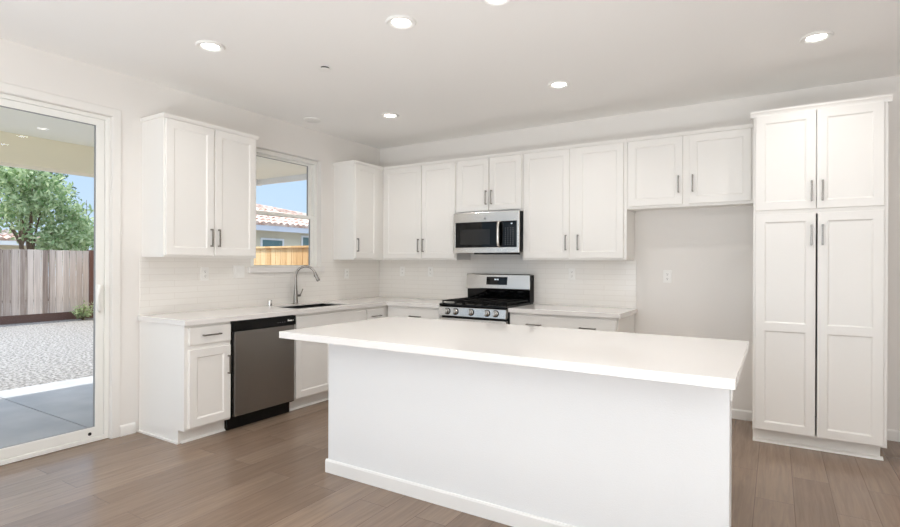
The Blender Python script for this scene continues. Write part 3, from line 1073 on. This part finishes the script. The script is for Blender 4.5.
o0 = outlet('white wall outlet on tile under the two-door cabinet beside the sliding door', (0.0085, -2.372, 1.234), RL)
copy_tree(o0, (0.0085, -0.600, 1.212), RL, 'white wall outlet on tile right of the faucet near the corner')
copy_tree(o0, (0.374, -0.0085, 1.238), 0, 'white wall outlet on back tile, next to the room corner')
copy_tree(o0, (0.789, -0.0085, 1.238), 0, 'white wall outlet on back tile midway between corner and range')
copy_tree(o0, (2.518, -0.0085, 1.232), 0, 'white wall outlet on the tile right of the gas range')
copy_tree(o0, (3.425, -0.0005, 1.223), 0, 'white wall outlet on the painted wall of the fridge alcove')
t = thing('light_switch', 'white double rocker light switch on tile left of the window', 'switch', (0.0085, -2.030, 1.250), RL)
bobj('cover_plate', (-0.058, -0.006, -0.058, 0.058, 0.0, 0.058), M_PLAST, t, 0.002)
for x in (-0.023, 0.023):
    bobj('rocker', (x - 0.0165, -0.0095, -0.033, x + 0.0165, -0.0062, 0.033), M_PLAST, t, 0.0015)


def downlight(label, x, y):
    t = thing('recessed_light', label, 'ceiling light', (x, y, H), 0, 'recessed ceiling lights')
    bm = bm_new(); lathe(bm, [(0.053, -0.0005), (0.088, -0.0005), (0.092, -0.005), (0.084, -0.014), (0.068, -0.014), (0.054, -0.005), (0.053, -0.0005)], (0, 0, 0), 'Z', 40)
    obj('trim_ring', bm, M_PLAST, t, smooth=True)
    bm = bm_new(); lathe(bm, [(0.0, -0.0060), (0.050, -0.0060), (0.052, -0.004), (0.052, -0.0008), (0.0, -0.0008)], (0, 0, 0), 'Z', 32)
    obj('lens', bm, M_LED, t, smooth=True)
    return t


def lamp_at(x, y, watts):
    l = bpy.data.lights.new('recessed_or_fill_lamp', 'AREA')
    l.shape = 'DISK'
    l.size = 0.10
    l.energy = watts
    l.color = LAMP_C
    l.spread = math.radians(135)
    o = bpy.data.objects.new('recessed_or_fill_lamp', l)
    COL.objects.link(o)
    o.location = (x, y, H - 0.016)


LIGHTS = [(2.363, -2.644, 'large recessed ceiling light above the island, nearest the camera in full view'),
          (1.062, -3.018, 'recessed ceiling light nearest the sliding door wall'),
          (1.070, -1.133, 'recessed ceiling light nearest the room corner, before the back cabinets'),
          (2.789, -1.133, 'recessed ceiling light in front of the cabinets over range and microwave'),
          (4.491, -1.137, 'recessed ceiling light in front of the pantry cabinet'),
          (2.985, -2.610, 'recessed ceiling light cut by the top edge of the photo'),
          (3.670, -2.560, 'recessed ceiling light above the right end of the island')]
first = None
for x, y, lab in LIGHTS:
    if first is None:
        first = downlight(lab, x, y)
    else:
        copy_tree(first, (x, y, H), 0, lab)
    lamp_at(x, y, LAMP_W)
for y in (-4.3, -6.0, -7.7):                 # added lamps without fixtures, out of view, to brighten the room
    for x in (1.1, 3.0, 4.9, 6.6):
        lamp_at(x, y, W_LAMP2)

t = thing('fire_sprinkler', 'small white concealed sprinkler cover between ceiling lights', 'sprinkler', (1.433, -2.347, H))
bm = bm_new(); lathe(bm, [(0.030, -0.0005), (0.030, -0.015), (0.0, -0.015)], (0, 0, 0), 'Z', 24)
obj('collar', bm, M_SLOT, t, smooth=True)
bm = bm_new(); lathe(bm, [(0.044, -0.0155), (0.045, -0.019), (0.0, -0.020)], (0, 0, 0), 'Z', 28)
obj('cover_plate', bm, M_PLAST, t, smooth=True)
t = thing('ceiling_speaker_cover', 'flat white round ceiling cover near the wall above the window', 'ceiling cover', (0.293, -1.406, H))
bm = bm_new(); lathe(bm, [(0.088, -0.0005), (0.088, -0.007), (0.080, -0.012), (0.0, -0.013)], (0, 0, 0), 'Z', 36)
obj('cover_plate', bm, M_TRIM, t, smooth=True)

# ================================================================== OUTDOORS
GZ = -0.15
bm = bm_new(); box(bm, -60, -40, GZ - 0.2, -0.16, 40, GZ)
g = struct(obj('ground', bm, M_GRAVEL))
bm = bm_new(); box(bm, -0.155, 0.16, GZ - 0.2, 12, 40, GZ)
struct(obj('ground', bm, M_GRAVEL))
# patio slab in two pours with a joint
bm = bm_new()
for (x0, x1) in ((-2.80, -0.16),):
    for (y0, y1) in ((-6.2, -3.006), (-2.994, 0.1), (0.112, 0.6)):
        box(bm, x0, y0, GZ + 0.001, x1, y1, -0.05)
struct(obj('patio_floor', bm, M_CONC, None, 0.004))
# patio cover
bm = bm_new(); box(bm, -3.05, -6.4, 2.71, -0.17, 0.55, 2.88)
pc = struct(obj('patio_ceiling', bm, M_PCEIL))
bm = bm_new()
box(bm, -3.12, -6.4, 2.62, -3.051, 0.62, 2.92); box(bm, -3.12, -6.4, 2.405, -3.051, 0.08, 2.6195); box(bm, -3.051, 0.551, 2.63, -0.17, 0.62, 2.92)
obj('fascia', bm, M_FASC, pc)
bm = bm_new(); box(bm, -2.95, -6.3, 2.385, -2.70, 0.10, 2.709)
struct(obj('patio_beam', bm, M_BEAM))
for i, y in enumerate((-5.2, -0.05)):
    bm = bm_new(); box(bm, -2.90, y, GZ, -2.802, y + 0.14, 2.384)
    struct(obj('patio_column', bm, M_FASC, None, 0.004))

# rear fence (along y) and side fence (along x)
FX, FY = -11.3, 1.80
t = thing('wood_fence', 'weathered grey wooden board fence behind the gravel yard', 'fence', (FX, 0, GZ))
random.seed(3)
bm = bm_new()
y = -9.0
while y < FY - 0.2:
    h = 1.785 + random.uniform(-0.008, 0.008)
    box(bm, random.uniform(-0.004, 0.004), y + 0.005, 0.18, 0.018, y + 0.145, h)
    y += 0.152
obj('boards', bm, M_FENCE_OLD, t)
bm = bm_new(); box(bm, -0.02, -9.0, 0.0, 0.026, FY - 0.15, 0.2)
obj('kickboard', bm, M_KICK, t)
bm = bm_new(); box(bm, -0.045, -9, 1.70, -0.006, FY - 0.15, 1.76); box(bm, -0.045, -9, 0.5, -0.006, FY - 0.15, 0.56)
obj('rails', bm, M_KICK, t)
bm = bm_new(); box(bm, -0.05, FY - 0.17, 0.0, 0.05, FY - 0.06, 1.80)
obj('post', bm, M_POSTW, t)
for yy in (-0.72, -3.1, -5.5):
    bm = bm_new(); box(bm, -0.135, yy, 0, -0.046, yy + 0.09, 1.75)
    obj('post', bm, M_POSTW, t)

t = thing('wood_fence', 'fresh yellow wooden board fence outside the kitchen window', 'fence', (0, FY, GZ))
bm = bm_new()
x = FX + 0.02
while x < 7:
    h = 1.775 + random.uniform(-0.004, 0.004)
    box(bm, x + 0.006, 0.0, 0.16, x + 0.146, 0.018, h)
    x += 0.152
obj('boards', bm, M_FENCE_NEW, t)
bm = bm_new(); box(bm, FX + 0.02, -0.035, 1.776, 7.0, 0.055, 1.812)
obj('cap_rail', bm, M_FENCE_NEW, t)
bm = bm_new(); box(bm, FX + 0.02, -0.001, 0.0, 7.0, 0.022, 0.158)
obj('kickboard', bm, M_FENCE_NEW, t)
for xx in (-9.7, -7.4, -4.98, -2.6):
    bm = bm_new(); box(bm, xx, -0.06, 0, xx + 0.10, -0.002, 1.775)
    obj('post', bm, M_POSTN, t)
bm = bm_new(); box(bm, FX + 0.1, 0.0185, 1.45, 7.0, 0.055, 1.54); box(bm, FX + 0.1, 0.0185, 0.4, 7.0, 0.055, 0.49)
obj('rails', bm, M_FENCE_NEW, t)


# ---- neighbour houses
def tiled_roof(fn, u0, u1, s_len, pitch_w=0.27, row=0.40, clip=None):
    """barrel-tile sheet: fn(u, s, h) -> world; u along the eave, s up the slope, h above the plane"""
    bm = bm_new()
    nu = int((u1 - u0) / pitch_w)
    ns = int(s_len / row)
    seg = 6
    for j in range(ns):
        s0, s1 = j * row, (j + 1) * row + 0.03
        vs0, vs1, vs2 = [], [], []
        for i in range(nu * seg + 1):
            u = u0 + i * pitch_w / seg
            hh = abs(math.sin(PI * i / seg)) * 0.075
            vs2.append(bm.verts.new(fn(u, s0, -0.03)))
            vs0.append(bm.verts.new(fn(u, s0, hh + 0.045)))
            vs1.append(bm.verts.new(fn(u, s1, hh + 0.0)))
        for i in range(nu * seg):
            if clip and clip(u0 + (i + 0.5) * pitch_w / seg, (s0 + s1) / 2):
                continue
            bm.faces.new([vs2[i], vs2[i + 1], vs0[i + 1], vs0[i]])
            bm.faces.new([vs0[i], vs0[i + 1], vs1[i + 1], vs1[i]])
    loose = [v for v in bm.verts if not v.link_faces]
    bmesh.ops.delete(bm, geom=loose, context='VERTS')
    return bm


# house beyond the side fence: wall facing +x at x = -12.1, eave at x = -11.55
t = thing('neighbor_house', 'cream house with a pink tiled roof beyond the yellow fence', 'house', (-12.1, 9.0, GZ))
bm = bm_new(); box(bm, -8, -2.6, 0, 0, 5.0, 2.80)
obj('walls', bm, M_STUCCO, t)
sl = 0.36
cs = 1 / math.sqrt(1 + sl * sl)
hip = lambda u, s: (s * cs > (2.35 - 0.42 * (u + 0.13)))     # u relative to house centre
bm = tiled_roof(lambda u, s, h: (0.58 - s * cs + h * sl * cs, u, 2.88 + s * sl * cs + h * cs), -2.9, 5.3, 4.0,
                clip=lambda u, s: s * cs > 2.35 - 0.38 * (u + 0.13))
obj('roof', bm, M_TERRA, t)
bm = bm_new()
box(bm, 0.50, -2.9, 2.66, 0.56, 5.3, 2.86)
box(bm, 0.001, -2.9, 2.80, 0.5, 5.3, 2.83)
obj('eave_fascia', bm, M_EAVE, t)
bm = bm_new()                       # ridge cap follows the clipped edge
rp = []
for u in (-2.9, -1.5, -0.13, 1.0, 1.93, 3.0, 4.0, 5.2):
    s = (2.35 - 0.38 * (u + 0.13))
    rp.append((0.58 - s, u, 2.88 + s * sl + 0.06))
tube(bm, rp, 0.12, 8)
obj('ridge_cap', bm, M_TERRA, t)
bm = bm_new()                       # slab behind the clipped edge so the roof has a far side
for (a, b) in zip(rp, rp[1:]):
    bm.faces.new([bm.verts.new(p) for p in (a, b, (b[0] - 5, b[1], b[2] - 1.6), (a[0] - 5, a[1], a[2] - 1.6))])
obj('far_slope', bm, M_TERRA, t)
for (y0, y1, z0, z1) in ((-1.35, -0.28, 1.2, 2.42), (0.6, 1.7, 1.4, 2.6)):
    bm = bm_new()
    cells(bm, [y0, y0 + 0.07, y1 - 0.07, y1], [z0, z0 + 0.07, z1 - 0.07, z1], lambda y, z: not (y0 + 0.07 < y < y1 - 0.07 and z0 + 0.07 < z < z1 - 0.07), 0.001, 0.06, YZX)
    f = obj('window', bm, M_FASC, t)
    bm = bm_new(); box(bm, 0.001, y0 + 0.07, z0 + 0.07, 0.03, y1 - 0.07, z1 - 0.07)
    obj('pane', bm, M_GLASSD, f)

# house beyond the rear fence
t = thing('neighbor_house', 'pale house with a tan tiled roof behind the tree and grey fence', 'house', (-21.0, 2.4, GZ))
bm = bm_new(); box(bm, -7, -6.0, 0, 0, 1.6, 2.25)
obj('walls', bm, M_STUCCO, t)
bm = tiled_roof(lambda u, s, h: (0.5 - s * cs + h * sl * cs, u, 2.30 + s * sl * cs + h * cs), -6.3, 1.9, 3.4, clip=lambda u, s: s * cs > 1.9 - 0.9 * u)
obj('roof', bm, M_TERRA, t)
bm = bm_new(); box(bm, 0.44, -6.3, 2.12, 0.50, 1.9, 2.28)
obj('eave_fascia', bm, M_FASC, t)
bm = bm_new(); box(bm, -1.6, -1.2, 2.3, -0.9, 0.30, 5.9)
obj('chimney', bm, M_FASC, t)


# ---- plants
def leaf(bm, c, size, rnd):
    d = Vector((rnd.gauss(0, 1), rnd.gauss(0, 1), rnd.gauss(0, 0.7))).normalized()
    u = d.orthogonal().normalized()
    a = rnd.uniform(0, 2 * PI)
    w = d.cross(u)
    u2 = math.cos(a) * u + math.sin(a) * w
    w2 = d.cross(u2)
    l, b = size, size * 0.42
    vs = [bm.verts.new(c + u2 * l * p + w2 * b * q + d * r) for p, q, r in ((-0.5, 0, 0), (0, -0.5, size * 0.08), (0.5, 0, 0), (0, 0.5, size * 0.08))]
    bm.faces.new(vs)


def tree(name, label, cat, loc, h, blobs, n, size, m, seed, group, trunk_r=0.09):
    rnd = random.Random(seed)
    t = thing(name, label, cat, loc, 0, group)
    bm = bm_new()
    tube(bm, [(0, 0, 0), (0.03, 0.02, h * 0.25), (-0.03, 0.05, h * 0.5), (0.02, 0, h * 0.8)], [trunk_r, trunk_r * 0.8, trunk_r * 0.55, trunk_r * 0.2], 8)
    for b in blobs[:6]:
        tube(bm, [(0, 0.03, h * 0.35), (b[0] * 0.5, b[1] * 0.5, (h * 0.4 + b[2]) / 2), (b[0], b[1], b[2])], [trunk_r * 0.45, trunk_r * 0.3, trunk_r * 0.1], 6)
    obj('trunk', bm, M_BARK, t, smooth=True)
    bm = bm_new()
    tot = sum(b[3] ** 2 for b in blobs)
    for b in blobs:
        k = int(n * b[3] ** 2 / tot)
        # twigs of leaves inside each blob
        for _ in range(max(1, k // 14)):
            d = Vector((rnd.gauss(0, 1), rnd.gauss(0, 1), rnd.gauss(0, 1))).normalized() * b[3] * rnd.random() ** 0.4
            tc_ = Vector(b[:3]) + d
            dr_ = (d.normalized() + Vector((0, 0, 0.2))).normalized()
            for q in range(14):
                p = tc_ + dr_ * rnd.uniform(-0.2, 0.25) + Vector((rnd.gauss(0, 1), rnd.gauss(0, 1), rnd.gauss(0, 1))) * 0.07
                leaf(bm, p, size * rnd.uniform(0.6, 1.3), rnd)
    obj('foliage', bm, m, t)
    return t


TG = 'trees behind the grey fence'
rnd = random.Random(5)
tree('leafy_tree', 'broad bright green tree rising above the grey fence', 'tree', (-13.6, 1.15, GZ), 4.2,
     [(0, -0.1, 2.9, 0.6), (0.1, 0.55, 2.4, 0.5), (-0.2, -0.65, 2.9, 0.5), (0.1, 0.3, 3.3, 0.6), (0, -0.3, 3.5, 0.55), (0.1, 0.05, 4.0, 0.45), (0.3, 0.75, 3.0, 0.45), (0.2, 0.75, 1.9, 0.5), (0.2, 0.25, 2.1, 0.4), (0.2, 1.15, 2.5, 0.45), (0.2, 1.1, 1.9, 0.45), (0.2, -0.6, 3.8, 0.45), (0.1, -0.1, 4.5, 0.35)],
     5600, 0.17, M_LEAF_A, 11, TG)
tree('leafy_tree', 'dark green tall tree behind the bright tree, beside the patio column', 'tree', (-16.0, 1.75, GZ), 5.6,
     [(0, -0.2, 4.4, 0.8), (0.2, 0.4, 4.9, 0.7), (0, -0.6, 3.6, 0.7), (0, 0.2, 5.6, 0.6), (0, 0.9, 4.0, 0.5)], 3000, 0.14, M_LEAF_B, 12, TG)
tree('leafy_tree', 'low pale green tree near the dark corner post of the fence', 'tree', (-14.9, 3.1, GZ), 2.7,
     [(0, -0.3, 1.9, 0.55), (0.1, 0.3, 2.1, 0.6), (0, -0.1, 2.6, 0.45), (0.2, 0.7, 2.4, 0.5), (0.1, -0.6, 2.2, 0.4)], 2600, 0.12, M_LEAF_C, 13, TG)
tree('leafy_tree', 'thin sparse sapling against the sky right of the bright tree', 'tree', (-17.3, 4.15, GZ), 4.7,
     [(0, 0, 2.9, 0.25), (0.0, -0.15, 3.4, 0.2), (0.0, -0.35, 3.9, 0.16), (0, 0.2, 2.4, 0.35)], 420, 0.10, M_LEAF_B, 14, TG, 0.03)
t = thing('weed_bush', 'small weedy bush at the foot of the grey fence', 'bush', (-10.9, 1.32, GZ))
rnd = random.Random(21)
bm = bm_new()
st = bm_new()
for k in range(16):
    a, r = rnd.uniform(0, 2 * PI), rnd.uniform(0.05, 0.34)
    top = Vector((r * math.cos(a), r * math.sin(a), rnd.uniform(0.15, 0.42)))
    tube(st, [(0.0, 0.0, 0.0), tuple(top * 0.55), tuple(top)], [0.008, 0.006, 0.003], 5)
    for q in range(22):
        leaf(bm, top * rnd.uniform(0.45, 1.1) + Vector((rnd.gauss(0, 1), rnd.gauss(0, 1), rnd.gauss(0, 1))) * 0.04, rnd.uniform(0.05, 0.09), rnd)
obj('stems', st, M_BARK, t)
obj('foliage', bm, M_LEAF_C, t)
